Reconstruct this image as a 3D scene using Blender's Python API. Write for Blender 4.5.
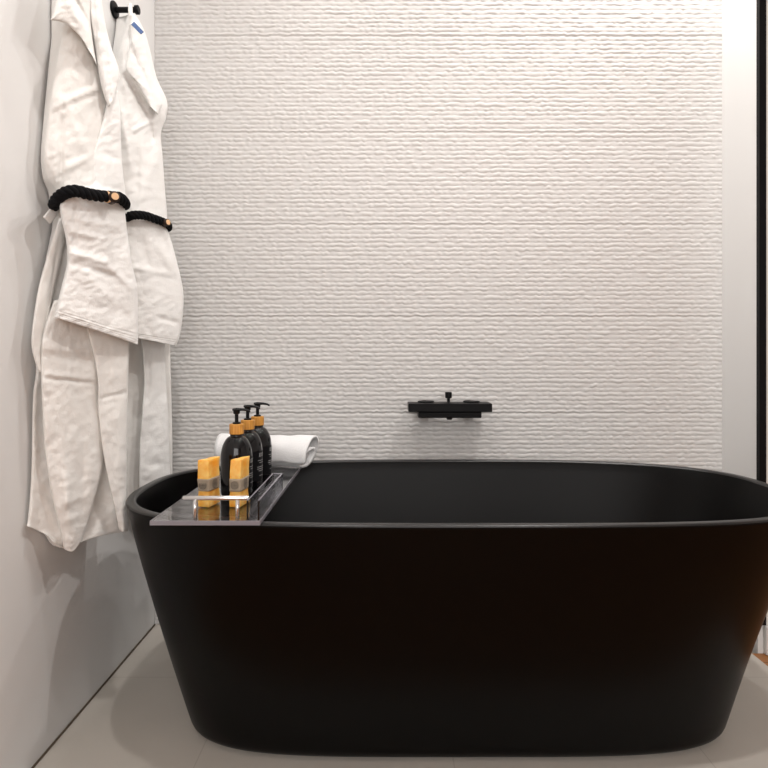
import bpy, bmesh, math, random
import numpy as np
from mathutils import Vector, noise

for o in list(bpy.data.objects):
    bpy.data.objects.remove(o, do_unlink=True)
S = bpy.context.scene
C = S.collection
PI = math.pi
F = 589.0            # focal length in pixels of the 768 px frame
CX, CY, H = 385.0, 355.0, 0.949

# ------------------------------------------------------------------ camera
cam = bpy.data.cameras.new('camera')
cam.sensor_width = 36.0
cam.lens = F / 768 * 36.0
cam.shift_x = -(CX - 384) / 768
cam.shift_y = -(384 - CY) / 768
cam.clip_start = 0.02
co = bpy.data.objects.new('camera', cam)
co.location = (0, 0, H)
co.rotation_euler = (PI / 2, 0, 0)
C.objects.link(co)
S.camera = co

# ------------------------------------------------------------------ world
w = bpy.data.worlds.new('world'); S.world = w
w.use_nodes = True
w.node_tree.nodes['Background'].inputs[0].default_value = (1.0, 0.95, 0.9, 1)
w.node_tree.nodes['Background'].inputs[1].default_value = 0.4

# ------------------------------------------------------------------ lights
def spot(name, loc, to, energy, size=0.03, angle=110, blend=0.6, col=(1, 0.94, 0.87)):
    l = bpy.data.lights.new(name, 'SPOT')
    l.energy = energy; l.shadow_soft_size = size
    l.spot_size = math.radians(angle); l.spot_blend = blend; l.color = col
    o = bpy.data.objects.new(name, l); C.objects.link(o)
    o.location = loc
    o.rotation_euler = (Vector(to) - Vector(loc)).to_track_quat('-Z', 'Y').to_euler()
    return o
CEIL = 2.75
LC = (1, 0.968, 0.935)
for lx, ly, en in ((-0.25, 1.84, 11), (0.40, 1.84, 15), (0.96, 1.84, 29)):
    spot('downlight_lamp', (lx, ly, CEIL - .03), (lx, ly - .05, 0), en, .03, 165, .7, LC)
for lx, ly, en in ((-0.30, 1.00, 36), (0.75, 0.80, 58)):
    spot('downlight_lamp', (lx, ly, CEIL - .03), (lx, ly + .1, 0), en, .03, 150, .8, LC)
def area(name, loc, to, energy, sx, sy, col):
    l = bpy.data.lights.new(name, 'AREA'); l.shape = 'RECTANGLE'
    l.size = sx; l.size_y = sy; l.energy = energy; l.color = col
    o = bpy.data.objects.new(name, l); C.objects.link(o); o.location = loc
    o.rotation_euler = (Vector(to) - Vector(loc)).to_track_quat('-Z', 'Y').to_euler()
    return o
# soft fill lamp added behind the camera, not a real window
area('fill_light', (0.3, -2.55, 1.7), (0.2, 1.5, 0.9), 64, 2.4, 1.7, (1.0, 0.975, 0.96))

S.view_settings.view_transform = 'Standard'
S.view_settings.look = 'None'
S.view_settings.exposure = 0.0
S.view_settings.gamma = 1.0
S.view_settings.use_curve_mapping = False

# ------------------------------------------------------------------ materials
def mat(name, col, rough=.5, spec=.5, metal=0, trans=0, ior=1.45, coat=0, bump=None, var=None, sheen=0, sss=0):
    """bump=(scale,(sx,sy,sz),strength,distance); var=(scale,amount)"""
    m = bpy.data.materials.new(name); m.use_nodes = True
    nt = m.node_tree; b = nt.nodes['Principled BSDF']
    b.inputs['Base Color'].default_value = (*col, 1)
    b.inputs['Roughness'].default_value = rough
    b.inputs['Specular IOR Level'].default_value = spec
    b.inputs['Metallic'].default_value = metal
    b.inputs['Transmission Weight'].default_value = trans
    b.inputs['IOR'].default_value = ior
    b.inputs['Coat Weight'].default_value = coat
    if sheen:
        b.inputs['Sheen Weight'].default_value = sheen
    tc = nt.nodes.new('ShaderNodeTexCoord')
    if var:
        n = nt.nodes.new('ShaderNodeTexNoise'); n.inputs['Scale'].default_value = var[0]; n.inputs['Detail'].default_value = 4
        nt.links.new(tc.outputs['Object'], n.inputs['Vector'])
        r = nt.nodes.new('ShaderNodeMapRange')
        r.inputs['To Min'].default_value = 1 - var[1]; r.inputs['To Max'].default_value = 1 + var[1]
        nt.links.new(n.outputs['Fac'], r.inputs['Value'])
        mx = nt.nodes.new('ShaderNodeMix'); mx.data_type = 'RGBA'; mx.blend_type = 'MULTIPLY'
        mx.inputs['Factor'].default_value = 1
        mx.inputs['A'].default_value = (*col, 1)
        nt.links.new(r.outputs['Result'], mx.inputs['B'])
        nt.links.new(mx.outputs['Result'], b.inputs['Base Color'])
    if bump:
        prev = None
        for (sc, st, strn, dist) in bump:
            mp = nt.nodes.new('ShaderNodeMapping'); mp.inputs['Scale'].default_value = st
            nt.links.new(tc.outputs['Object'], mp.inputs['Vector'])
            n = nt.nodes.new('ShaderNodeTexNoise'); n.inputs['Scale'].default_value = sc; n.inputs['Detail'].default_value = 3
            nt.links.new(mp.outputs['Vector'], n.inputs['Vector'])
            bp = nt.nodes.new('ShaderNodeBump'); bp.inputs['Strength'].default_value = strn; bp.inputs['Distance'].default_value = dist
            nt.links.new(n.outputs['Fac'], bp.inputs['Height'])
            if prev: nt.links.new(prev.outputs['Normal'], bp.inputs['Normal'])
            prev = bp
        nt.links.new(prev.outputs['Normal'], b.inputs['Normal'])
    return m

M_paint = mat('white_wall_paint', (.74, .735, .725), .75, .3, var=(2.0, .015), bump=[(260, (1, 1, 1), .08, .001)])
M_ceil = mat('ceiling_paint', (.8, .79, .78), .9)
M_relief = mat('relief_tile_glaze', (.60, .588, .575), .6, .4, var=(1.2, .02))
M_tub = mat('matt_black_solid_surface', (.0016, .0014, .0013), .34, .13, bump=[(300, (1, 1, 1), .03, .0005)])
M_rim = mat('tub_rim_highlight', (.004, .004, .004), .30, .6)  # glossier, lighter copy of the tub black that puts in the rim highlight
M_blackmetal = mat('matt_black_metal', (.003, .003, .0035), .42, .16)
M_blackgloss = mat('black_plastic_pump', (.003, .003, .003), .3, .25)
M_chrome = mat('brushed_chrome', (.75, .75, .76), .22, .5, metal=1, bump=[(200, (.1, 8, 8), .05, .0005)])
M_edge = mat('acrylic_cut_edge', (.42, .40, .45), .25, .5, trans=.45, ior=1.49)
M_acryl = mat('clear_acrylic', (.97, .97, 1.0), .02, .5, trans=1, ior=1.49)
M_bottle = mat('dark_bottle_glass', (.002, .002, .003), .07, .4, coat=.15)
M_label = mat('black_bottle_label', (.004, .004, .005), .45, .2)
M_print = mat('white_label_print', (.5, .5, .5), .6)
M_soapband = mat('grey_paper_band', (.33, .27, .20), .7, bump=[(60, (1, 1, 1), .2, .002)], var=(60, .25))
M_soapink = mat('dark_printed_emblem', (.035, .03, .025), .7)
M_towel = mat('white_terry_towel', (.84, .84, .84), .95, .2, sheen=.3, bump=[(420, (1, 1, 1), .6, .003), (30, (1, 1, 1), .3, .006)])
M_robe = mat('cream_linen_cotton', (.80, .782, .750), .95, .15, sheen=.25,
             bump=[(330, (1, 1, .6), .35, .002), (24, (1, 1, .7), .16, .008), (80, (1, .6, 2.2), .16, .003)])
M_robe2 = mat('white_linen_cotton', (.82, .81, .79), .95, .15, sheen=.25,
              bump=[(330, (1, 1, .6), .35, .002), (24, (1, 1, .7), .16, .008), (80, (1, .6, 2.2), .16, .003)])
M_rope = mat('black_cotton_rope', (.006, .006, .007), .9, .15, bump=[(300, (1, 1, 3), .6, .002)])
M_woodtip = mat('pale_cut_wood', (.72, .46, .26), .6)
M_bark = mat('dark_brown_bark', (.03, .012, .006), .6, bump=[(200, (1, 1, 1), .4, .002)])
M_tag = mat('blue_woven_label', (.10, .17, .36), .8, var=(200, .4))
M_base = mat('baseboard_white', (.74, .72, .70), .5)
M_dirt = mat('dark_sealant', (.10, .075, .05), .85, var=(30, .4))

# soap / honey coloured
def soap_mat():
    m = mat('orange_honey_soap', (.86, .40, .04), .42, .5)
    nt = m.node_tree; b = nt.nodes['Principled BSDF']
    tc = nt.nodes.new('ShaderNodeTexCoord'); n = nt.nodes.new('ShaderNodeTexNoise'); n.inputs['Scale'].default_value = 45
    n.inputs['Detail'].default_value = 5
    nt.links.new(tc.outputs['Object'], n.inputs['Vector'])
    cr = nt.nodes.new('ShaderNodeValToRGB')
    cr.color_ramp.elements[0].position = .35; cr.color_ramp.elements[0].color = (.90, .38, .03, 1)
    cr.color_ramp.elements[1].position = .68; cr.color_ramp.elements[1].color = (.97, .64, .20, 1)
    nt.links.new(n.outputs['Fac'], cr.inputs['Fac']); nt.links.new(cr.outputs['Color'], b.inputs['Base Color'])
    b.inputs['Subsurface Weight'].default_value = .25
    b.inputs['Subsurface Radius'].default_value = (.02, .008, .002)
    b.inputs['Subsurface Scale'].default_value = .5
    bp = nt.nodes.new('ShaderNodeBump'); bp.inputs['Strength'].default_value = .4; bp.inputs['Distance'].default_value = .002
    nt.links.new(n.outputs['Fac'], bp.inputs['Height']); nt.links.new(bp.outputs['Normal'], b.inputs['Normal'])
    return m
M_soap = soap_mat()

def bamboo_mat():
    m = mat('bamboo_collar', (.62, .29, .055), .5, .4)
    nt = m.node_tree; b = nt.nodes['Principled BSDF']
    tc = nt.nodes.new('ShaderNodeTexCoord'); mp = nt.nodes.new('ShaderNodeMapping'); mp.inputs['Scale'].default_value = (1, 1, .08)
    n = nt.nodes.new('ShaderNodeTexNoise'); n.inputs['Scale'].default_value = 260
    nt.links.new(tc.outputs['Object'], mp.inputs['Vector']); nt.links.new(mp.outputs['Vector'], n.inputs['Vector'])
    cr = nt.nodes.new('ShaderNodeValToRGB')
    cr.color_ramp.elements[0].position = .35; cr.color_ramp.elements[0].color = (.50, .21, .03, 1)
    cr.color_ramp.elements[1].position = .7; cr.color_ramp.elements[1].color = (.70, .35, .08, 1)
    nt.links.new(n.outputs['Fac'], cr.inputs['Fac']); nt.links.new(cr.outputs['Color'], b.inputs['Base Color'])
    return m
M_bamboo = bamboo_mat()

def floor_mat(name, c1, c2, mortar, bw, bh, rough, off=0.0, msize=.0015, grain=False, shift=(0, 0, 0)):
    m = mat(name, c1, rough, .4)
    nt = m.node_tree; b = nt.nodes['Principled BSDF']
    tc = nt.nodes.new('ShaderNodeTexCoord'); mp = nt.nodes.new('ShaderNodeMapping')
    mp.inputs['Location'].default_value = shift
    br = nt.nodes.new('ShaderNodeTexBrick'); br.offset = off
    br.inputs['Scale'].default_value = 1; br.inputs['Brick Width'].default_value = bw; br.inputs['Row Height'].default_value = bh
    br.inputs['Mortar Size'].default_value = msize
    br.inputs['Color1'].default_value = (*c1, 1); br.inputs['Color2'].default_value = (*c2, 1); br.inputs['Mortar'].default_value = (*mortar, 1)
    nt.links.new(tc.outputs['Object'], mp.inputs['Vector']); nt.links.new(mp.outputs['Vector'], br.inputs['Vector'])
    n = nt.nodes.new('ShaderNodeTexNoise'); n.inputs['Scale'].default_value = 6; n.inputs['Detail'].default_value = 6
    mp2 = nt.nodes.new('ShaderNodeMapping'); mp2.inputs['Scale'].default_value = (6, .5, 1) if grain else (1, 1, 1)
    nt.links.new(tc.outputs['Object'], mp2.inputs['Vector']); nt.links.new(mp2.outputs['Vector'], n.inputs['Vector'])
    r = nt.nodes.new('ShaderNodeMapRange'); r.inputs['To Min'].default_value = .8 if grain else .95; r.inputs['To Max'].default_value = 1.2 if grain else 1.05
    nt.links.new(n.outputs['Fac'], r.inputs['Value'])
    mx = nt.nodes.new('ShaderNodeMix'); mx.data_type = 'RGBA'; mx.blend_type = 'MULTIPLY'; mx.inputs['Factor'].default_value = 1
    nt.links.new(br.outputs['Color'], mx.inputs['A']); nt.links.new(r.outputs['Result'], mx.inputs['B'])
    nt.links.new(mx.outputs['Result'], b.inputs['Base Color'])
    return m
M_tile = floor_mat('beige_floor_tile', (.58, .54, .485), (.57, .53, .475), (.49, .45, .40), .60, .60, .45, shift=(.44, -1.735, 0))
M_wood = floor_mat('oak_floor_boards', (.40, .17, .055), (.34, .14, .045), (.08, .03, .01), 1.4, .14, .4, .4, grain=True)

# ------------------------------------------------------------------ helpers
def link(name, me, m=None, parent=None, smooth=False):
    o = bpy.data.objects.new(name, me); C.objects.link(o)
    if m is not None: me.materials.append(m)
    if smooth:
        for p in me.polygons: p.use_smooth = True
    if parent is not None: o.parent = parent
    return o
def obj(name, bm, m=None, parent=None, smooth=False):
    bmesh.ops.recalc_face_normals(bm, faces=bm.faces)
    me = bpy.data.meshes.new(name); bm.to_mesh(me); bm.free()
    return link(name, me, m, parent, smooth)
def tag(o, label, cat, group=None):
    o['label'] = label; o['category'] = cat
    if group: o['group'] = group
    return o
def thing(name, label, cat, loc=(0, 0, 0), group=None):
    o = bpy.data.objects.new(name, None); C.objects.link(o); o.location = loc
    o.empty_display_size = .05
    return tag(o, label, cat, group)
def struct(name, bm, m, smooth=False):
    o = obj(name, bm, m, None, smooth); o['kind'] = 'structure'; return o
def box(bm, x0, x1, y0, y1, z0, z1, bev=0, seg=2):
    r = bmesh.ops.create_cube(bm, size=1)
    for v in r['verts']:
        v.co = Vector(((x0 + x1) / 2 + v.co.x * (x1 - x0), (y0 + y1) / 2 + v.co.y * (y1 - y0), (z0 + z1) / 2 + v.co.z * (z1 - z0)))
    if bev:
        es = {e for v in r['verts'] for e in v.link_edges}
        bmesh.ops.bevel(bm, geom=list(es), offset=bev, segments=seg, affect='EDGES', profile=.5)
    return r['verts']
def lathe(bm, prof, c=(0, 0, 0), n=40, axis='z'):
    rings = []
    for r, h in prof:
        ring = []
        for i in range(n):
            a = 2 * PI * i / n
            p = (r * math.cos(a), r * math.sin(a), h)
            if axis == 'x': p = (h, r * math.cos(a), r * math.sin(a))
            if axis == 'y': p = (r * math.cos(a), h, r * math.sin(a))
            ring.append(bm.verts.new((c[0] + p[0], c[1] + p[1], c[2] + p[2])))
        rings.append(ring)
    for a, b in zip(rings, rings[1:]):
        for i in range(n):
            bm.faces.new((a[i], a[(i + 1) % n], b[(i + 1) % n], b[i]))
    bm.faces.new(rings[0][::-1]); bm.faces.new(rings[-1])
def tube(bm, pts, rad, n=10, cap=True):
    pts = [Vector(p) for p in pts]
    rads = rad if isinstance(rad, (list, tuple)) else [rad] * len(pts)
    rings = []; up = Vector((0, 0, 1))
    t0 = (pts[1] - pts[0]).normalized()
    if abs(t0.dot(up)) > .9: up = Vector((1, 0, 0))
    nrm = (up - t0 * up.dot(t0)).normalized()
    for i, p in enumerate(pts):
        t = (pts[min(i + 1, len(pts) - 1)] - pts[max(i - 1, 0)]).normalized()
        nrm = (nrm - t * nrm.dot(t)).normalized(); b = t.cross(nrm)
        rings.append([bm.verts.new(p + (nrm * math.cos(2 * PI * k / n) + b * math.sin(2 * PI * k / n)) * rads[i]) for k in range(n)])
    for a, b in zip(rings, rings[1:]):
        for i in range(n): bm.faces.new((a[i], a[(i + 1) % n], b[(i + 1) % n], b[i]))
    if cap:
        bm.faces.new(rings[0][::-1]); bm.faces.new(rings[-1])
def P(px, py, D):
    """point seen at pixel (px,py) at depth D"""
    return Vector(((px - CX) * D / F, D, H - (py - CY) * D / F))
def catmull(pts, n):
    """resample list of tuples with Catmull-Rom, n samples"""
    a = np.array(pts, float); k = len(a)
    out = []
    for s in np.linspace(0, k - 1, n):
        i = min(int(s), k - 2); t = s - i
        p0 = a[max(i - 1, 0)]; p1 = a[i]; p2 = a[i + 1]; p3 = a[min(i + 2, k - 1)]
        out.append(.5 * ((2 * p1) + (-p0 + p2) * t + (2 * p0 - 5 * p1 + 4 * p2 - p3) * t * t + (-p0 + 3 * p1 - 3 * p2 + p3) * t ** 3))
    return np.array(out)

# ------------------------------------------------------------------ room
XL, DB = -0.811, 2.07        # left wall plane, back wall plane
XS = 1.187                   # right end of the textured wall
XR = 3.2; YF = -2.8
DE = 1.875                   # end of the short right return wall
bm = bmesh.new(); box(bm, XL - .12, XL, YF, DB + .15, -.05, CEIL); struct('wall_left', bm, M_paint)
bm = bmesh.new(); box(bm, XL, XS + .02, DB + .012, DB + .15, -.05, CEIL); struct('wall_back', bm, M_paint)
bm = bmesh.new(); box(bm, XS, XR, DE, DB + .15, -.05, CEIL); struct('wall_back_right', bm, M_paint)
bm = bmesh.new(); box(bm, XR, XR + .12, YF, DB + .15, -.05, CEIL); struct('wall_right', bm, M_paint)
bm = bmesh.new(); box(bm, XL - .12, XR + .12, YF - .12, YF, -.05, CEIL); struct('wall_front', bm, M_paint)
bm = bmesh.new(); box(bm, XL - .12, XR + .12, YF - .12, DB + .15, CEIL, CEIL + .1); struct('ceiling', bm, M_ceil)
bm = bmesh.new(); box(bm, XL, XS - .02, 1.18, DB + .012, -.05, 0)
struct('floor', bm, M_tile)
bm = bmesh.new()
box(bm, XL, XR, YF, 1.18, -.05, -.001); box(bm, XS - .02, XR, 1.18, DE, -.05, -.001)
struct('floor_wood', bm, M_wood)
# dark sealant joint along the left wall and floor
bm = bmesh.new(); box(bm, XL, XL + .005, 1.18, DB, 0, .004, .001, 1); struct('trim_1', bm, M_dirt)
bm = bmesh.new(); box(bm, XS + .016, XR, DE - .018, DE, 0, .093, .004); struct('baseboard_right', bm, M_base)
# black metal corner profile at the end of the return wall
bm = bmesh.new()
box(bm, XS - .002, XS + .0195, DE - .012, DE + .004, .094, CEIL)
struct('trim_2', bm, M_blackmetal)

# textured relief wall : rows of little woven ripples
def relief_wall():
    pitch = .01545; dx = .0040; sub = 7
    x0, x1 = XL + .001, XS + .0
    nx = int((x1 - x0) / dx) + 1
    rows = int(CEIL / pitch)
    nz = rows * sub
    X = np.linspace(x0, x1, nx)
    rng = np.random.RandomState(4)
    co_ = np.zeros((nz + 1, nx, 3))
    # per-cell random heights along each row, smooth in x
    cw = .0110
    nc = int((x1 - x0) / cw) + 4
    def smooth_row(seed_row, xx):
        s = (xx - x0) / cw; i = s.astype(int); t = s - i; t = t * t * (3 - 2 * t)
        return seed_row[i] * (1 - t) + seed_row[i + 1] * t
    amp = rng.rand(rows + 2, nc + 2); edge = rng.rand(rows + 2, nc + 2)
    for j in range(nz + 1):
        z = j / sub
        r = min(int(z), rows - 1)
        f = z - r
        seam = abs(((r * pitch - .08) / .33) % 1) < pitch / .33
        a = smooth_row(amp[r], X)
        e0 = (smooth_row(edge[r], X) - .5) * .34
        e1 = (smooth_row(edge[r + 1], X) - .5) * .34
        zz = (r + f + e0 * (1 - f) + e1 * f) * pitch
        # asymmetric rounded ridge: fat at the bottom, recess at the top
        h = np.sin(PI * f) ** .8 * (.25 + .8 * np.clip(a * 1.5 - .25, 0, 1))
        d = .0026 * h
        if seam and f < .3: d = d * 0 - .0012
        co_[j, :, 0] = X
        co_[j, :, 1] = DB + .005 - d
        co_[j, :, 2] = np.clip(zz, 0, CEIL)
    V = co_.reshape(-1, 3)
    idx = np.arange((nz + 1) * nx).reshape(nz + 1, nx)
    Q = np.stack([idx[:-1, :-1], idx[:-1, 1:], idx[1:, 1:], idx[1:, :-1]], -1).reshape(-1, 4)
    me = bpy.data.meshes.new('wall_relief')
    me.vertices.add(len(V)); me.vertices.foreach_set('co', V.ravel())
    me.loops.add(Q.size); me.loops.foreach_set('vertex_index', Q.ravel())
    me.polygons.add(len(Q)); me.polygons.foreach_set('loop_start', np.arange(0, Q.size, 4)); me.polygons.foreach_set('loop_total', np.full(len(Q), 4))
    me.polygons.foreach_set('use_smooth', np.ones(len(Q), bool))
    me.update(); me.validate()
    o = link('wall_back_tile', me, M_relief); o['kind'] = 'structure'
relief_wall()

# ------------------------------------------------------------------ bathtub
TX, TY = .200, 1.610
ZR = .596
def ring(bm, a, b, z, n0, fn=.9, N=160):
    vs = []
    for i in range(N):
        t = 2 * PI * i / N
        c, s = math.cos(t), math.sin(t)
        n = n0 + (fn if s < 0 else 0) * max(0, -s)
        x = a * math.copysign(abs(c) ** (2 / n), c); y = b * math.copysign(abs(s) ** (2 / n), s)
        vs.append(bm.verts.new((x, y, z)))
    return vs
def bathtub():
    t = thing('bathtub', 'large oval freestanding matt black bathtub standing on the beige tile floor', 'bathtub', (TX, TY, 0))
    bm = bmesh.new()
    A, B, n = .857, .390, 2.8
    prof = []   # (inset from rim outline, z, n)
    def outer(z):
        k = (ZR - z) / ZR
        return k
    R = []
    # bottom
    R.append((.26, .24, 0.000, 3.3))
    for q in range(7):     # rounded bottom edge radius .045
        a = q / 6 * math.radians(74)
        R.append((.2067 - .045 * math.sin(a), .1835 - .045 * math.sin(a), .045 * (1 - math.cos(a)), 3.3))
    for z in (.06, .10, .18, .26, .34, .42, .50, .56, .585):
        k = (ZR - z) / (ZR - .045)
        R.append((.1595 * k ** 1.08, .137 * k ** 1.05, z, 2.8 + .5 * k))
    R.append((.0, .0, .592, 2.8)); R.append((.002, .002, ZR - .001, 2.8)); R.append((.005, .005, ZR, 2.8))
    R.append((.017, .017, ZR, 2.8)); R.append((.021, .021, ZR - .001, 2.8)); R.append((.023, .023, ZR - .005, 2.8))
    for z in (.56, .50, .42, .34, .26, .18):
        k = (ZR - z) / (ZR - .13)
        R.append((.024 + .20 * k ** 1.2, .024 + .16 * k ** 1.2, z, 2.8))
    R.append((.28, .23, .14, 2.6)); R.append((.34, .27, .13, 2.4)); R.append((.6, .33, .127, 2.2))
    rs = [ring(bm, A - ia, B - ib, z, nn) for ia, ib, z, nn in R]
    for rg in rs:
        for v in rg:
            kk = 1 - v.co.z / ZR
            v.co.x -= .0145 * kk
            if v.co.x > 0: v.co.x -= .022 * math.sin(PI * kk) * (v.co.x / A)
    N = len(rs[0])
    for a, b in zip(rs, rs[1:]):
        for i in range(N): bm.faces.new((a[i], a[(i + 1) % N], b[(i + 1) % N], b[i]))
    bm.faces.new(rs[0][::-1]); bm.faces.new(rs[-1])
    sh = obj('tub_shell', bm, M_tub, t, True)
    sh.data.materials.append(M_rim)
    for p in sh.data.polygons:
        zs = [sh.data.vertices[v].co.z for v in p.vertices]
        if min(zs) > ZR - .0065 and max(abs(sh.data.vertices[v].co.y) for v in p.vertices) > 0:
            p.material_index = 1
    bm = bmesh.new(); lathe(bm, [(.034, .127), (.034, .133), (.028, .135), (.002, .1355)], (-.15, 0, 0), 32)
    obj('drain_cap', bm, M_blackmetal, t, True)
bathtub()

# ------------------------------------------------------------------ faucet
def faucet():
    fx = .2155; z = .789
    t = thing('bath_mixer_tap', 'black wall mounted bath mixer on the textured wall above the tub', 'faucet', (fx, DB, z))
    bm = bmesh.new(); box(bm, -.138, .138, -.130, -.042, -.028, 0, .002); obj('shelf_plate', bm, M_blackmetal, t)
    bm = bmesh.new(); box(bm, -.105, .105, -.118, -.045, -.049, -.0282, .003); obj('mixer_body', bm, M_blackmetal, t)
    for s in (-1, 1):
        bm = bmesh.new(); lathe(bm, [(.027, .0042), (.027, -.040), (.024, -.0418)], (s * .077, 0, -.0245), 36, 'y')
        obj('wall_connector', bm, M_blackmetal, t, False)
        bm = bmesh.new(); lathe(bm, [(.028, 0.0002), (.028, .004), (.025, .005)], (s * .077, -.075, 0), 32)
        obj('control_knob', bm, M_blackmetal, t, False)
    bm = bmesh.new(); lathe(bm, [(.005, 0.0002), (.005, .012), (.0115, .015), (.0115, .033), (.010, .0345)], (0.0, -.07, 0), 24)
    obj('diverter_knob', bm, M_blackmetal, t, False)
    bm = bmesh.new(); lathe(bm, [(.007, -.0565), (.010, -.054), (.010, -.0492)], (0.0, -.10, 0), 24)
    obj('spout_nozzle', bm, M_blackmetal, t, False)
faucet()

# ------------------------------------------------------------------ tray
ZT = ZR + .0107
TL, TRX, TF, TBK = -.4865, -.2585, 1.217, 1.985
def edge_faces(o, lim, top=False):
    o.data.materials.append(M_edge)
    for p in o.data.polygons:
        q = [o.data.vertices[v].co for v in p.vertices]
        if min((q[1] - q[0]).length, (q[2] - q[1]).length) < lim and (not top or p.normal.z > .5): p.material_index = 1
    return o
def tray():
    t = thing('bath_tray', 'clear acrylic bath tray laid across the black tub rim', 'tray', (TL, TF, ZR))
    W = TRX - TL; L = TBK - TF
    bm = bmesh.new(); box(bm, 0, W, 0, L, .0005, .0105, .0008, 1); edge_faces(obj('tray_board', bm, M_acryl, t), .02)
    hz = P(0, 498, TF + .018).z - ZR
    hx0 = (183 - CX) * (TF + .018) / F - TL; hx1 = (249 - CX) * (TF + .018) / F - TL
    bm = bmesh.new(); tube(bm, [(hx0, .018, hz), (hx0 + .001, .018, hz), (hx1 - .001, .018, hz), (hx1, .018, hz)], [.004, .0048, .0048, .004], 16)
    h = obj('handle_bar', bm, M_chrome, t, True); h['label'] = 'brushed chrome handle bar'
    for px in (195, 237.5):
        x = (px - CX) * (TF + .018) / F - TL
        bm = bmesh.new(); tube(bm, [(x, .018, .0107), (x, .018, hz - .003)], .0042, 14); o = obj('handle_post', bm, M_chrome, t, True)
    # clear upright slot on the right edge of the tray
    for x in (W - .0285, W - .0055):
        bm = bmesh.new(); box(bm, x, x + .0035, .004, .285, .0108, .052, .0006, 1); edge_faces(obj('slot_plate', bm, M_acryl, t), .005, True)
    bm = bmesh.new(); box(bm, W - .0238, W - .0048, .278, .284, .0108, .052, .0006, 1); edge_faces(obj('slot_end', bm, M_acryl, t), .0065, True)
tray()

# ------------------------------------------------------------------ bottles
def bottle_profile():
    pr = [(.004, 0), (.030, 0), (.0355, .0015), (.038, .005)]
    pr += [(.038, .03), (.038, .06), (.038, .09)]
    for q in range(1, 11):
        a = q / 10 * PI / 2
        pr.append((.0150 + .0230 * math.cos(a) ** 1.15 if q < 10 else .0155, .089 + .051 * math.sin(a)))
    pr += [(.0155, .141), (.0155, .1453), (.004, .1453)]
    return pr
def make_bottle(label):
    t = thing('pump_bottle', label, 'bottle', (0, 0, 0), 'pump bottles on the bath tray')
    bm = bmesh.new(); lathe(bm, bottle_profile(), n=48); body = obj('bottle_body', bm, M_bottle, t, True)
    bm = bmesh.new(); lathe(bm, [(.0168, .1455), (.0175, .1465), (.0175, .168), (.0168, .1692), (.004, .1695)], n=40); obj('collar', bm, M_bamboo, t, False)
    bm = bmesh.new()
    lathe(bm, [(.0098, .1696), (.0098, .173), (.0045, .1745), (.0045, .192), (.0078, .194), (.0088, .204), (.006, .2055)], n=24)
    tube(bm, [(-.010, 0, .2035), (0, 0, .204), (.016, 0, .2035), (.027, 0, .2015), (.033, 0, .198)], [.0028, .004, .0034, .0028, .0024], 12)
    obj('pump_head', bm, M_blackgloss, t, False)
    # printed label on the side that faces right: wrap patch
    bm = bmesh.new()
    def patch(a0, a1, z0, z1, r, nseg=14):
        lo = []; hi = []
        for i in range(nseg + 1):
            a = a0 + (a1 - a0) * i / nseg
            lo.append(bm.verts.new((r * math.cos(a), r * math.sin(a), z0))); hi.append(bm.verts.new((r * math.cos(a), r * math.sin(a), z1)))
        for i in range(nseg): bm.faces.new((lo[i], lo[i + 1], hi[i + 1], hi[i]))
    patch(-1.15, .75, .018, .092, .0383, 20)
    lb = obj('bottle_label', bm, M_label, t, True)
    bm = bmesh.new()
    rr = .0386; AC = -.12
    # monogram-like marks in the middle, then thin text lines
    for k, (da, hgt) in enumerate(((-.30, .009), (-.17, .009), (-.03, .009), (.12, .009), (.26, .009))):
        patch(AC + da, AC + da + .045, .078, .078 + hgt, rr, 2)
        patch(AC + da, AC + da + .10, .078 + (hgt - .0016 if k % 2 else 0), .0796 + (hgt - .0016 if k % 2 else 0), rr, 2)
    for z, wd in ((.068, .42), (.0625, .30), (.052, .50), (.047, .50), (.042, .36), (.030, .30)):
        patch(AC - wd, AC + wd, z, z + .0011, rr, 12)
    o = obj('label_print', bm, M_print, lb, True)
    return t
def copy_tree(o, parent=None):
    c = o.copy(); C.objects.link(c)
    if parent is not None: c.parent = parent
    for ch in [x for x in bpy.data.objects if x.parent == o]:
        copy_tree(ch, c)
    return c
b1 = make_bottle('black pump bottle nearest the orange soaps, first of three on the tray')
b2 = copy_tree(b1); b2['label'] = 'black pump bottle standing between the two other bottles in the row'
b3 = copy_tree(b1); b3['label'] = 'black pump bottle farthest back in the row, touching the rolled white towel'
for b, x, y, rz in ((b1, -.364, 1.445, .12), (b2, -.358, 1.535, -.05), (b3, -.351, 1.622, .08)):
    b.scale = (1, 1, 1.022); b.location = (x, y, ZT + .0004); b.rotation_euler.z = rz

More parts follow.
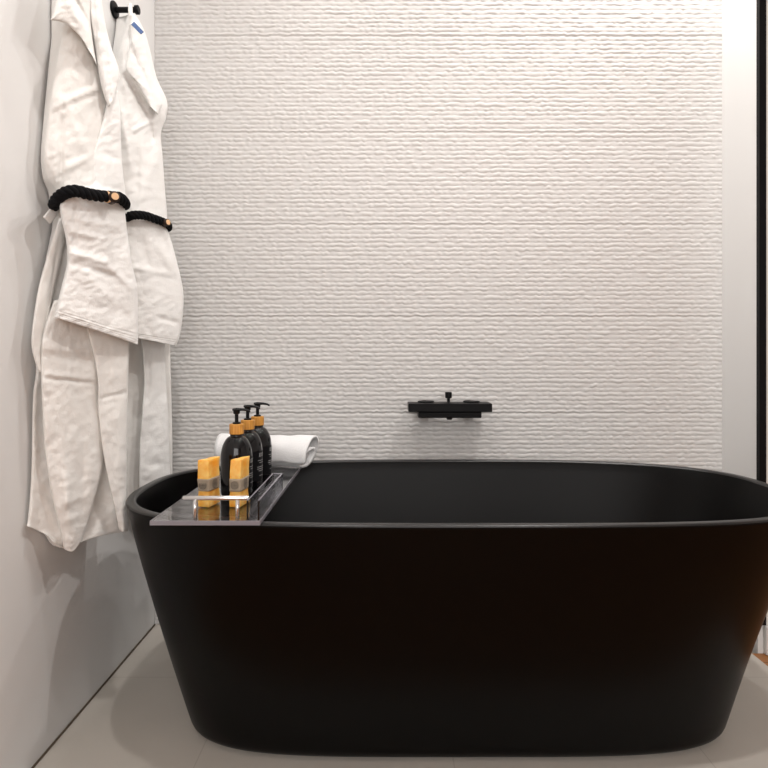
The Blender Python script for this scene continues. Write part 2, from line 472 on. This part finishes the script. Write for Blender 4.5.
# ------------------------------------------------------------------ soaps
def make_soap(label, loc, w, d, rz, lean, seed):
    t = thing('soap_bar', label, 'soap', loc, 'soap bars on the bath tray')
    t.rotation_euler.z = rz
    h = .106
    random.seed(seed)
    bm = bmesh.new(); vs = box(bm, -w / 2, w / 2, -d / 2, d / 2, 0, h)
    bmesh.ops.subdivide_edges(bm, edges=bm.edges[:], cuts=11, use_grid_fill=True)
    for v in bm.verts:
        p = v.co.copy()
        k = p.z / h
        v.co.x += lean * max(0, k - .15) ** 1.2
        v.co.y += .002 * math.sin(5 * k + seed)
        nn = noise.noise_vector(p * 45 + Vector((seed, 0, 0))) * .0016
        nn.z *= .6 if p.z > .01 else 0
        v.co += nn
        if p.z > .09: v.co.z += .004 * (p.x / w) + .003 * noise.noise(p * 60)
        v.co.x *= 1 - .10 * math.exp(-((k - .42) / .16) ** 2); v.co.y *= 1 - .08 * math.exp(-((k - .42) / .16) ** 2)
    s = obj('soap_block', bm, M_soap, t, True)
    md = s.modifiers.new('bevel', 'BEVEL'); md.width = .0015; md.segments = 2; md.limit_method = 'ANGLE'
    # paper band around the middle
    bm = bmesh.new()
    z0, z1 = .036, .064
    N = 44
    def outline(z, off):
        k = z / h; sx = (w / 2) * (1 - .10 * math.exp(-((k - .42) / .16) ** 2)) + off; sy = (d / 2) * (1 - .08 * math.exp(-((k - .42) / .16) ** 2)) + off
        cx = lean * max(0, k - .15) ** 1.2; cy = .002 * math.sin(5 * k + seed)
        pts = []
        for i in range(N):
            a = 2 * PI * i / N; c, s_ = math.cos(a), math.sin(a)
            pts.append((cx + sx * math.copysign(abs(c) ** .22, c), cy + sy * math.copysign(abs(s_) ** .22, s_), z))
        return [bm.verts.new(p) for p in pts]
    zs = np.linspace(z0, z1, 9)
    rs = [outline(zs[0], .0008)] + [outline(z, .0022) for z in zs] + [outline(zs[-1], .0008)]
    for a, b in zip(rs, rs[1:]):
        for i in range(N): bm.faces.new((a[i], a[(i + 1) % N], b[(i + 1) % N], b[i]))
    bd = obj('paper_band', bm, M_soapband, t, True)
    # round printed emblem on the wide right-hand face and on the front
    bm = bmesh.new()
    zc = .050; k = zc / h
    xo = lean * max(0, k - .15) ** 1.2
    yf = .002 * math.sin(5 * k + seed) - (d / 2) * (1 - .08 * math.exp(-((k - .42) / .16) ** 2)) - .0030
    xf = xo + (w / 2) * (1 - .10 * math.exp(-((k - .42) / .16) ** 2)) + .0030
    def disc(face, r0, r1, seg=28):
        vs = []
        for i in range(seg):
            a = 2 * PI * i / seg
            for r in (r0, r1):
                u, v_ = r * math.cos(a), r * math.sin(a)
                if face == 'f': vs.append(bm.verts.new((xo + u, yf, zc + v_)))
                else: vs.append(bm.verts.new((xf, u, zc + v_)))
        for i in range(seg):
            j = (i + 1) % seg
            bm.faces.new((vs[2 * i], vs[2 * i + 1], vs[2 * j + 1], vs[2 * j]))
    for f in ('f', 's'):
        rm = min(w, d) * .34 if f == 'f' else .0105
        disc(f, rm * .86, rm); disc(f, rm * .60, rm * .68)
        disc(f, rm * .05, rm * .2, 10)
        for q in range(6):
            a = q * PI / 3
            for s_ in (.32, .46):
                u, v_ = rm * s_ * math.cos(a), rm * s_ * math.sin(a)
                q_ = rm * .07
                if f == 'f': c = [(xo + u + i * q_, yf, zc + v_ + j * q_) for i, j in ((-1, -1), (1, -1), (1, 1), (-1, 1))]
                else: c = [(xf, u + i * q_, zc + v_ + j * q_) for i, j in ((-1, -1), (1, -1), (1, 1), (-1, 1))]
                bm.faces.new([bm.verts.new(p) for p in c])
    obj('printed_emblem', bm, M_soapink, bd)
    return t
make_soap('orange soap bar with grey paper band, left of the two', (-.4025, 1.345, ZT + .0005), .027, .050, math.radians(-14), .002, 1.0)
make_soap('orange soap bar with grey paper band in front of the nearest pump bottle', (-.3325, 1.345, ZT + .0005), .026, .050, math.radians(-9), .001, 3.0)

# ------------------------------------------------------------------ rolled towel
def towel():
    cx0, cx1 = -.500, -.226
    cy, r0 = 1.815, .060
    L = cx1 - cx0
    turns = 2.6; N = 150; nx = 36; th = .0105
    def sp(s, off):
        a = s * turns * 2 * PI
        r = .012 + (r0 - .012) * (s ** .85) + off
        ang = a - turns * 2 * PI + math.radians(203)
        return r * math.cos(ang), r * math.sin(ang)
    bm = bmesh.new()
    grid = []
    loop = [(s, 0) for s in np.linspace(0, 1, N)] + [(s, -th) for s in np.linspace(1, 0, N)]
    for j in range(nx + 1):
        v = j / nx; x = -L / 2 + L * v
        row = []
        e = min(v, 1 - v)
        for s, off in loop:
            sh = (.016 * math.sin(s * 7.0 + 1) + .009 * math.sin(s * 17) - .01 * (1 - s)) * (1 if v > .5 else -1) * max(0, 1 - e * 10)
            o2 = off * (1 - .25 * max(0, 1 - e * 25))
            y, z = sp(s, o2)
            p = Vector((x + sh, y, z))
            p.y += .003 * noise.noise(Vector((x * 16, y * 25, z * 25)))
            wv = .0035 * noise.noise(Vector((x * 22 + 9, s * 9, 0)))
            p.y += wv * math.cos(s * 30); p.z += wv
            # slump of the roll on the tray
            p.z *= .93 - .03 * math.sin(v * 5)
            if p.z < -.045: p.z = -.045 + (p.z + .045) * .25
            row.append(p)
        grid.append(row)
    zmin = min(p.z for r in grid for p in r)
    vs = [[bm.verts.new((p.x, p.y, p.z - zmin + .0004)) for p in r] for r in grid]
    M = len(loop)
    for j in range(nx):
        for i in range(M):
            k = (i + 1) % M
            bm.faces.new((vs[j][i], vs[j][k], vs[j + 1][k], vs[j + 1][i]))
    # close the ends (strip between outer and inner wraps)
    for row, flip in ((vs[0], False), (vs[-1], True)):
        for i in range(N - 1):
            q = (row[i], row[i + 1], row[2 * N - 2 - i], row[2 * N - 1 - i])
            bm.faces.new(q if flip else q[::-1])
    o = obj('rolled_towel', bm, M_towel, None, True)
    o.location = ((cx0 + cx1) / 2, cy, ZT)
    tag(o, 'white rolled bath towel lying across the tray behind the pump bottles', 'towel')

towel()
for o_ in bpy.data.objects:
    if o_.name == 'rolled_towel': o_.rotation_euler.z = math.radians(-13)

# ------------------------------------------------------------------ cloth pieces for the robes
def fbm(p, o=3):
    return sum(noise.noise(p * 2 ** i) / 2 ** i for i in range(o))
def cloth(name, rows, Dfun, parent, m, off=0.0, bulge=.03, thick=.014, folds=(), wr=.004, to_wall=False, nu=56, nv=110, seed=0.0, edge=.08, lines=()):
    """rows: list of polylines [(px,py),...] from the top to the hem.  Each is resampled and the rows are
    interpolated; depth follows Dfun(px) minus a bulge, so the piece is a solid with its own thickness."""
    rr = [catmull(r, nu + 1) for r in rows]
    cols = [catmull([r[i] for r in rr], nv + 1) for i in range(nu + 1)]
    front = []; back = []
    for j in range(nv + 1):
        v = j / nv; fr = []; bk = []
        for i in range(nu + 1):
            u = i / nu
            px, py = cols[i][j]
            e = min(u, 1 - u) / edge
            e = math.sqrt(max(0, 1 - (1 - min(e, 1)) ** 2))
            ev = min(v, 1 - v) / .012
            ev = math.sqrt(max(0, 1 - (1 - min(ev, 1)) ** 2))
            ee = min(e, ev)
            D = Dfun(px) + off
            d = bulge * math.sin(PI * u)
            for (kind, a, *q) in folds:
                if kind == 'v':       # vertical folds: freq, phase, drift, v0 fade
                    fq, ph, dr, v0 = q
                    d += a * math.sin(2 * PI * (fq * u + dr * v) + ph + 1.2 * noise.noise(Vector((v * 3, seed, ph)))) * min(1, abs(v - v0) * 3) * e
                elif kind == 'l':     # crease/ridge along pixel segment: x0,y0,x1,y1,width
                    x0, y0, x1, y1, wd = q
                    dx, dy = x1 - x0, y1 - y0; L2 = dx * dx + dy * dy
                    tt = max(0, min(1, ((px - x0) * dx + (py - y0) * dy) / L2))
                    dd = math.hypot(px - x0 - tt * dx, py - y0 - tt * dy)
                    d += a * math.exp(-(dd / wd) ** 2) * math.sin(PI * min(1, max(0, tt * .9 + .05))) ** .5
                elif kind == 'h':     # lines across near the hem: v position, width in v
                    vp, wd = q
                    d += a * math.exp(-((v - vp) / wd) ** 2) * e
                elif kind == 's':     # step: everything right of a line stands forward
                    x0, y0, x1, y1, wd = q
                    dx, dy = x1 - x0, y1 - y0; L = math.hypot(dx, dy)
                    sd = ((px - x0) * dy - (py - y0) * dx) / L
                    d += a / (1 + math.exp(max(-30, min(30, -sd / wd)))) * e
            q = Vector((px * .05 + seed, py * .035, seed * 1.7))
            d += wr * fbm(q) * ee + wr * .5 * fbm(Vector((px * .13, py * .20 + px * .05, seed)), 2) * ee
            d += thick * .5 * ee
            Df = D - d
            p = P(px, py, Df)
            xmin = XL + .012
            if p.x < xmin:
                # keep clear of the wall: slide along the sight line
                Df = (xmin) * F / (px - CX); p = P(px, py, Df)
            if to_wall:
                pm = P(px, py, D)
                xb = max(pm.x, XL + .012)
                tgt = XL + .006 + .004 * (1 - ee)
                b = Vector((tgt * ee + xb * (1 - ee), D + .012 * ee, P(px, py, D).z))
                b.x = max(b.x, XL + .004)
            else:
                b = P(px, py, D + thick * .5 * ee)
                if b.x < XL + .006:
                    b = P(px, py, (XL + .006) * F / (px - CX))
            fr.append(p); bk.append(b)
        front.append(fr); back.append(bk)
    bm = bmesh.new()
    Fv = [[bm.verts.new(p) for p in r] for r in front]
    Bv = [[None] * (nu + 1) for _ in range(nv + 1)]
    for j in range(nv + 1):
        for i in range(nu + 1):
            if i in (0, nu) or j in (0, nv): Bv[j][i] = Fv[j][i]
            else: Bv[j][i] = bm.verts.new(back[j][i])
    for j in range(nv):
        for i in range(nu):
            bm.faces.new((Fv[j][i], Fv[j + 1][i], Fv[j + 1][i + 1], Fv[j][i + 1]))
            q = (Bv[j][i], Bv[j][i + 1], Bv[j + 1][i + 1], Bv[j + 1][i])
            if len(set(q)) == 4 and not all(x in (Fv[j][i], Fv[j + 1][i], Fv[j + 1][i + 1], Fv[j][i + 1]) for x in q):
                try: bm.faces.new(q)
                except ValueError: pass
    o = obj(name, bm, m, parent, True)
    return o

def braid(name, ctrl, rad, parent, turns=9):
    pts = catmull(ctrl, 150)
    P3 = [Vector(p) for p in pts]
    bm = bmesh.new()
    for k in range(3):
        line = []
        for i, p in enumerate(P3):
            t = (P3[min(i + 1, 149)] - P3[max(i - 1, 0)]).normalized()
            n1 = t.cross(Vector((0, 0, 1))).normalized(); n2 = t.cross(n1)
            a = 2 * PI * (i / 149 * turns + k / 3)
            line.append(p + n1 * math.cos(a) * rad * .5 + n2 * math.sin(a) * rad * .62)
        tube(bm, line, rad * .62, 10)
    return obj(name, bm, M_rope, parent, True)

def Df1(px): return 1.308 + (px - 27) * .00275
def Df2(px): return 1.70 + (px - 110) * .0031

def front_robe():
    t = thing('bathrobe', 'cream bathrobe hanging nearest the camera on the left wall, black braided belt round it', 'bathrobe',
              (XL + .05, 1.5, .45), 'bathrobes on the left wall')
    # skirt, the back layer of the robe
    cloth('robe_skirt', [
        [(58, 198), (80, 192), (100, 195), (122, 200)],
        [(57, 225), (75, 225), (100, 225), (123, 225)],
        [(46, 262), (70, 262), (100, 262), (126, 262)],
        [(37, 300), (65, 300), (98, 300), (128, 300)],
        [(32, 335), (62, 338), (98, 338), (129, 338)],
        [(36, 368), (64, 372), (98, 372), (128, 372)],
        [(33, 395), (62, 400), (98, 400), (128, 402)],
        [(32, 440), (62, 450), (97, 450), (127, 450)],
        [(31, 480), (62, 495), (96, 495), (126.5, 490)],
        [(28, 518), (60, 533), (94, 528), (127.5, 522)],
        [(26.5, 526), (46, 535), (62, 548), (96, 537), (128, 531)],
    ], Df1, t, M_robe, off=.015, bulge=.018, thick=.02, folds=[('v', .006, 2.5, .5, .3, 0), ('l', -.02, 112, 440, 84, 552, 10), ('l', -.015, 102, 460, 108, 545, 9), ('h', -.0025, .975, .004)],
        wr=.0045, to_wall=True, seed=1.3, nu=60, nv=160)
    # narrow folded edge down the left side
    cloth('side_fold', [
        [(59, 218), (64, 218), (70, 219)],
        [(47, 256), (54, 257), (61, 260)],
        [(38, 290), (46, 292), (53, 296)],
        [(32, 330), (39, 334), (46, 337)],
        [(32, 350), (38, 352), (42, 355)],
        [(38, 371), (41, 372), (44, 372)],
    ], Df1, t, M_robe, off=-.014, bulge=.006, thick=.012, folds=[('l', -.003, 60, 235, 42, 340, 1.5)], wr=.003, seed=2.2, nu=20, nv=70, edge=.2)
    # wide left panel hanging in front of the back layer
    cloth('left_front_panel', [
        [(54, 300), (74, 300), (96, 312)],
        [(43, 335), (68, 338), (98, 341)],
        [(41, 368), (68, 374), (99, 376)],
        [(42, 400), (70, 402), (101, 402)],
        [(44, 440), (72, 440), (105, 440)],
        [(48, 475), (74, 475), (102, 470)],
        [(54, 505), (73, 505), (94, 500)],
        [(61, 535), (73, 535), (86, 528)],
        [(64, 549), (73, 551.5), (82, 540)],
    ], Df1, t, M_robe, off=-.026, bulge=.014, thick=.014, folds=[('l', .010, 62, 440, 72, 545, 7), ('l', -.006, 46, 378, 98, 384, 1.6), ('l', .005, 46, 374, 98, 379, 2.5),
        ('l', .006, 44, 346, 94, 352, 5), ('l', -.005, 46, 356, 90, 362, 4), ('l', .007, 70, 470, 64, 520, 5), ('l', -.006, 84, 430, 82, 520, 6), ('l', .005, 60, 505, 84, 496, 5), ('l', .005, 62, 522, 84, 514, 4)],
        wr=.0045, seed=3.1, nu=50, nv=120)
    # right panel
    cloth('right_front_panel', [
        [(84, 318), (106, 318), (129, 318)],
        [(88, 335), (108, 338), (129, 340)],
        [(95, 362), (110, 365), (128.5, 366)],
        [(98, 385), (112, 388), (128, 388)],
        [(98, 410), (112, 412), (127.5, 412)],
        [(102, 445), (114, 447), (127, 447)],
        [(108, 480), (117, 482), (126.5, 482)],
        [(115, 510), (121, 512), (127, 510)],
        [(119, 529), (123, 532), (128, 530)],
    ], Df1, t, M_robe, off=-.040, bulge=.012, thick=.014, folds=[('l', -.004, 98, 399, 128, 392, 1.6), ('l', .004, 96, 366, 99, 400, 2.5), ('v', .003, 1.2, 1.0, .2, 0)],
        wr=.0045, seed=4.4, nu=40, nv=110)
    # upper body
    cloth('robe_body', [
        [(70, -58), (82, -60), (96, -55)],
        [(62, -20), (80, -22), (97, -20)],
        [(60, 10), (80, 10), (98, 10)],
        [(60, 35), (82, 35), (102, 35)],
        [(56, 58), (84, 60), (110, 60)],
        [(51, 90), (84, 92), (118, 92)],
        [(46, 125), (84, 125), (120, 125)],
        [(43, 155), (84, 155), (121, 155)],
        [(46, 176), (84, 176), (123, 175)],
        [(55, 192), (84, 190), (125, 190)],
        [(57, 205), (84, 206), (124, 206)],
    ], Df1, t, M_robe, off=.005, bulge=.050, thick=.02, to_wall=True,
        folds=[('l', .006, 54, 108, 80, 94, 2.5), ('l', .006, 80, 94, 101, 88, 2.5), ('l', -.004, 54, 112, 101, 92, 1.5), ('l', -.008, 62, 120, 60, 195, 3),
               ('l', .006, 76, 125, 84, 150, 4), ('l', .006, 62, 170, 88, 158, 4)],
        wr=.0045, seed=5.7, nu=70, nv=120)
    cloth('overlap_panel', [
        [(108, 95), (113, 94), (118, 90)],
        [(104, 115), (112, 115), (120.5, 115)],
        [(97, 140), (108, 140), (121, 140)],
        [(89, 168), (105, 168), (122.5, 168)],
        [(82, 192), (102, 193), (125.5, 194)],
        [(80, 200), (102, 200), (125.5, 202)],
    ], Df1, t, M_robe2, off=-.040, bulge=.014, thick=.012, folds=[('l', .004, 84, 188, 120, 196, 3), ('l', -.003, 100, 150, 118, 160, 4), ('v', .002, 1.3, .4, .3, 0)], wr=.0045, seed=5.1, nu=40, nv=80, edge=.1)
    # neck band, left and right
    cloth('collar', [
        [(74, -60), (86, -62), (100, -60)],
        [(62, -18), (80, -24), (96, -20)],
        [(52, 16), (72, -2), (92, 8)],
        [(51, 20), (76, 17), (92, 28)],
        [(64, 23), (80, 32), (93, 42)],
        [(78, 33), (88, 48), (96, 60)],
        [(88, 50), (93, 57), (97, 66)],
    ], Df1, t, M_robe, off=-.055, bulge=.018, thick=.030, folds=[('l', -.007, 72, -6, 92, 30, 2.5), ('l', .005, 66, 0, 94, 45, 4)], wr=.004, seed=6.1, nu=40, nv=70, edge=.25)
    cloth('lapel', [
        [(88, -60), (93, -62), (100, -58)],
        [(89, -10), (95, -12), (101, -10)],
        [(91, 20), (98, 20), (105, 22)],
        [(95, 45), (103, 46), (111, 46)],
        [(99, 75), (109, 75), (119, 70)],
        [(104, 96), (111, 94), (118, 84)],
        [(108, 106), (111, 104), (114, 98)],
    ], Df1, t, M_robe2, off=-.060, bulge=.014, thick=.016, folds=[('l', -.006, 94, 0, 97, 60, 2), ('l', -.004, 107, 50, 110, 98, 2), ('l', .004, 103, 60, 107, 98, 3)], wr=.004, seed=7.3, nu=30, nv=70, edge=.2)
    # sleeve with a deep stitched cuff, pressed to the body by the belt
    hemf = [('h', -.0022, k, .0035) for k in (.895, .922, .949, .974)]
    cloth('sleeve', [
        [(59, 202), (80, 195), (104, 198), (124.5, 202)],
        [(61, 218), (80, 216), (104, 216), (125.5, 216)],
        [(66, 240), (84, 238), (106, 238), (128, 238)],
        [(67, 262), (86, 262), (108, 262), (132, 264)],
        [(62, 285), (84, 288), (110, 288), (137, 288)],
        [(57, 305), (82, 312), (110, 320), (138, 325)],
        [(54, 317), (82, 326), (110, 335), (138, 345)],
    ], Df1, t, M_robe2, off=-.066, bulge=.026, thick=.040, folds=hemf + [('l', .007, 68, 252, 104, 262, 3.5), ('l', .007, 104, 262, 132, 288, 4), ('l', -.006, 70, 262, 118, 278, 3),
        ('l', .005, 72, 232, 110, 240, 3), ('l', .004, 92, 280, 110, 298, 4), ('l', -.006, 76, 203, 74, 245, 3), ('l', .005, 84, 222, 120, 226, 3), ('l', -.005, 96, 306, 132, 318, 6)],
        wr=.0045, seed=8.9, nu=60, nv=130)
    # small white belt loop tab
    cloth('belt_loop', [
        [(52, 206), (55, 206), (59, 209)],
        [(47, 212), (51, 214), (56, 217)],
        [(43, 217), (46, 220), (50, 224)],
    ], Df1, t, M_robe2, off=-.02, bulge=.002, thick=.008, folds=(), wr=.001, seed=.2, nu=12, nv=16, edge=.3)
    # belt
    def q(px, py, off): return tuple(P(px, py, Df1(px) + off))
    ctrl = [q(55, 204, .02), q(54, 205, -.03), q(57, 199, -.075), q(65, 193, -.105), q(76, 191, -.125), (q(88, 194, -.135)), q(100, 196, -.135), q(112, 197, -.128), q(120, 198, -.115), q(125, 203, -.09), q(125, 205, -.03)]
    b = braid('belt', ctrl, .0115, t, 7); b['label'] = 'black braided rope belt'
    c = Vector(q(113.5, 197.5, -.150))
    dirv = Vector((.65, -.75, .02)).normalized()
    bm = bmesh.new(); tube(bm, [c - dirv * .022, c + dirv * .012], .0122, 20); k = obj('belt_toggle', bm, M_bark, b, True)
    bm = bmesh.new(); tube(bm, [c + dirv * .0122, c + dirv * .0135], .0084, 20); obj('toggle_face', bm, M_woodtip, b, False)
    c2 = Vector(q(107.0, 197.0, -.138)); d2 = (Vector(q(112, 197, -.13)) - Vector(q(100, 196, -.137))).normalized()
    bm = bmesh.new(); tube(bm, [c2 - d2 * .0010, c2 + d2 * .0010], .0135, 20); obj('binding_thread', bm, M_woodtip, b, True)
    return t

def to_world(t):
    for ch in bpy.data.objects:
        if ch.parent == t: ch.location = -t.location
def rear_robe():
    t = thing('bathrobe', 'white bathrobe hanging behind the first one, nearer the textured wall, blue label at its neck', 'bathrobe',
              (XL + .05, 1.8, .5), 'bathrobes on the left wall')
    cloth('robe_skirt', [
        [(122, 215), (140, 214), (165, 216)],
        [(124, 250), (142, 250), (168, 250)],
        [(124, 300), (142, 300), (170, 300)],
        [(124, 340), (142, 340), (170, 340)],
        [(125, 380), (146, 380), (171, 380)],
        [(125, 420), (148, 420), (172, 420)],
        [(125, 455), (150, 455), (172.5, 455)],
        [(126, 500), (150, 503), (172, 500)],
    ], Df2, t, M_robe, off=.035, bulge=.004, thick=.012, to_wall=True, folds=[('v', .003, 2, .4, .1, 0)], wr=.004, seed=11.3)
    cloth('front_panel', [
        [(138, 325), (152, 325), (166, 325)],
        [(142, 350), (153, 350), (165, 350)],
        [(144, 380), (154, 380), (166, 380)],
        [(142, 410), (155, 410), (168, 410)],
        [(140, 440), (155, 440), (169, 440)],
        [(139, 470), (155, 470), (170, 470)],
        [(139, 492), (155, 497), (170, 492)],
    ], Df2, t, M_robe2, off=.0, bulge=.008, thick=.010, folds=[('l', -.008, 150, 345, 147, 400, 3), ('l', .005, 145, 350, 142, 400, 3), ('l', -.006, 160, 350, 163, 400, 2.5), ('l', -.006, 150, 464, 166, 466, 4)], wr=.0045, seed=12.9, nu=36, nv=80)
    cloth('robe_body', [
        [(127, 16), (132, 14), (137, 17)],
        [(124, 30), (134, 30), (144, 30)],
        [(118, 50), (134, 50), (150, 50)],
        [(113, 78), (134, 78), (157, 78)],
        [(112, 103), (136, 103), (167, 101)],
        [(112, 118), (136, 118), (166, 118)],
        [(113, 135), (138, 135), (161, 134)],
        [(114, 160), (140, 160), (163, 160)],
        [(116, 190), (142, 190), (165, 190)],
        [(119, 214), (143, 214), (167, 212)],
        [(121, 226), (143, 226), (167, 226)],
    ], Df2, t, M_robe2, off=.0, bulge=.050, thick=.02, to_wall=True,
        folds=[('l', .012, 125, 68, 152, 108, 4), ('l', -.016, 127, 78, 147, 112, 4), ('l', -.008, 133, 100, 146, 122, 5), ('l', .006, 132, 131, 151, 122, 2.2), ('l', -.010, 151, 124, 153, 142, 2), ('l', .008, 118, 100, 132, 170, 4),
               ('l', -.006, 138, 130, 136, 205, 4), ('l', .007, 160, 150, 140, 200, 6), ('l', -.005, 112, 60, 124, 100, 4), ('l', .006, 124, 40, 124, 66, 4)],
        wr=.0045, seed=13.3, nu=70, nv=130)
    # folded shawl collar
    cloth('collar', [
        [(129, 24), (136, 22), (141, 28)],
        [(130, 40), (139, 42), (147, 45)],
        [(127, 58), (139, 62), (150, 64)],
        [(126, 70), (140, 80), (155, 84)],
        [(134, 80), (147, 92), (162, 102)],
        [(148, 104), (153, 110), (158, 115)],
    ], Df2, t, M_robe2, off=-.058, bulge=.012, thick=.020, folds=[('l', -.004, 134, 50, 150, 90, 2)], wr=.004, seed=14.4, nu=34, nv=60, edge=.2)
    hemf = [('h', -.0022, k, .0040) for k in (.90, .925, .95, .976)]
    cloth('sleeve', [
        [(119, 219), (142, 217), (165, 223)],
        [(122, 230), (144, 230), (168, 230)],
        [(124, 260), (146, 260), (176, 258)],
        [(124, 288), (150, 288), (183, 290)],
        [(125, 310), (154, 312), (183, 313)],
        [(126, 328), (154, 332), (180, 335)],
        [(126, 336), (152, 341), (176, 346)],
    ], Df2, t, M_robe2, off=-.045, bulge=.026, thick=.040, folds=hemf + [('l', .007, 150, 235, 178, 275, 5), ('l', -.006, 140, 240, 152, 275, 5), ('l', .005, 134, 268, 170, 274, 3), ('l', -.006, 158, 318, 176, 322, 3)],
        wr=.0045, seed=15.5, nu=50, nv=110)
    def q(px, py, off): return tuple(P(px, py, Df2(px) + off))
    ctrl = [q(124, 220, .0), q(125, 220, -.05), q(130, 216, -.095), q(138, 215, -.11), (q(146, 216, -.11)), q(155, 219, -.10), q(163, 222, -.085), q(168, 225, -.07), q(168.5, 228, -.045)]
    b = braid('belt', ctrl, .0105, t, 6); b['label'] = 'black braided rope belt'
    c = Vector(q(166.5, 222.5, -.102)); dirv = Vector((.9, -.4, .05)).normalized()
    bm = bmesh.new(); tube(bm, [c - dirv * .010, c + dirv * .006], .0105, 20); obj('belt_toggle', bm, M_bark, b, True)
    bm = bmesh.new(); tube(bm, [c + dirv * .006, c + dirv * .0075], .0080, 20); obj('toggle_face', bm, M_woodtip, b, False)
    # hanging loop over the hook and the blue woven label below it
    D = 1.76
    bm = bmesh.new()
    lp = [P(131, 22, D - .02), P(130.5, 12, D - .018), P(130.3, 7.0, D - .012), P(130.2, 5.2, D + .0), P(130.5, 7, D + .014), P(131, 14, D + .02), P(133, 24, D + .0)]
    pts = catmull([tuple(p) for p in lp], 40)
    tube(bm, [Vector(p) for p in pts], .0062, 12)
    obj('hanging_loop', bm, M_robe2, t, True)
    bm = bmesh.new()
    a = [P(131, 24.5, D - .10), P(134, 21.5, D - .10), P(143.5, 31.5, D - .10), P(140.5, 34, D - .10)]
    f = [bm.verts.new(p) for p in a]; g = [bm.verts.new(p + Vector((0, .003, 0))) for p in a]
    bm.faces.new(f); bm.faces.new(g[::-1])
    for i in range(4): bm.faces.new((f[i], f[(i + 1) % 4], g[(i + 1) % 4], g[i]))
    lb = obj('woven_label', bm, M_tag, t); lb['label'] = 'small blue woven label'
    return t
for t_ in (front_robe(), rear_robe()):
    to_world(t_)

# ------------------------------------------------------------------ wall hooks
def hook(D, label):
    z = P(0, 9.9, 1.76).z - (.017 if D < 1.6 else 0)
    t = thing('wall_hook', label, 'hook', (XL, D, z), 'wall hooks on the left wall')
    bm = bmesh.new(); lathe(bm, [(.0245, .0005), (.0245, .005), (.022, .007), (.008, .008)], n=36, axis='x'); obj('hook_plate', bm, M_blackmetal, t, False)
    bm = bmesh.new(); lathe(bm, [(.0082, .0082), (.0082, .0655)], n=24, axis='x'); obj('hook_peg', bm, M_blackmetal, t, False)
    bm = bmesh.new(); lathe(bm, [(.0128, .0657), (.0128, .075), (.010, .0765)], n=30, axis='x'); obj('hook_knob', bm, M_blackmetal, t, False)
hook(1.76, 'round black wall hook holding the rear bathrobe by its loop')
hook(1.450, 'round black wall hook above the front bathrobe, holding it up')
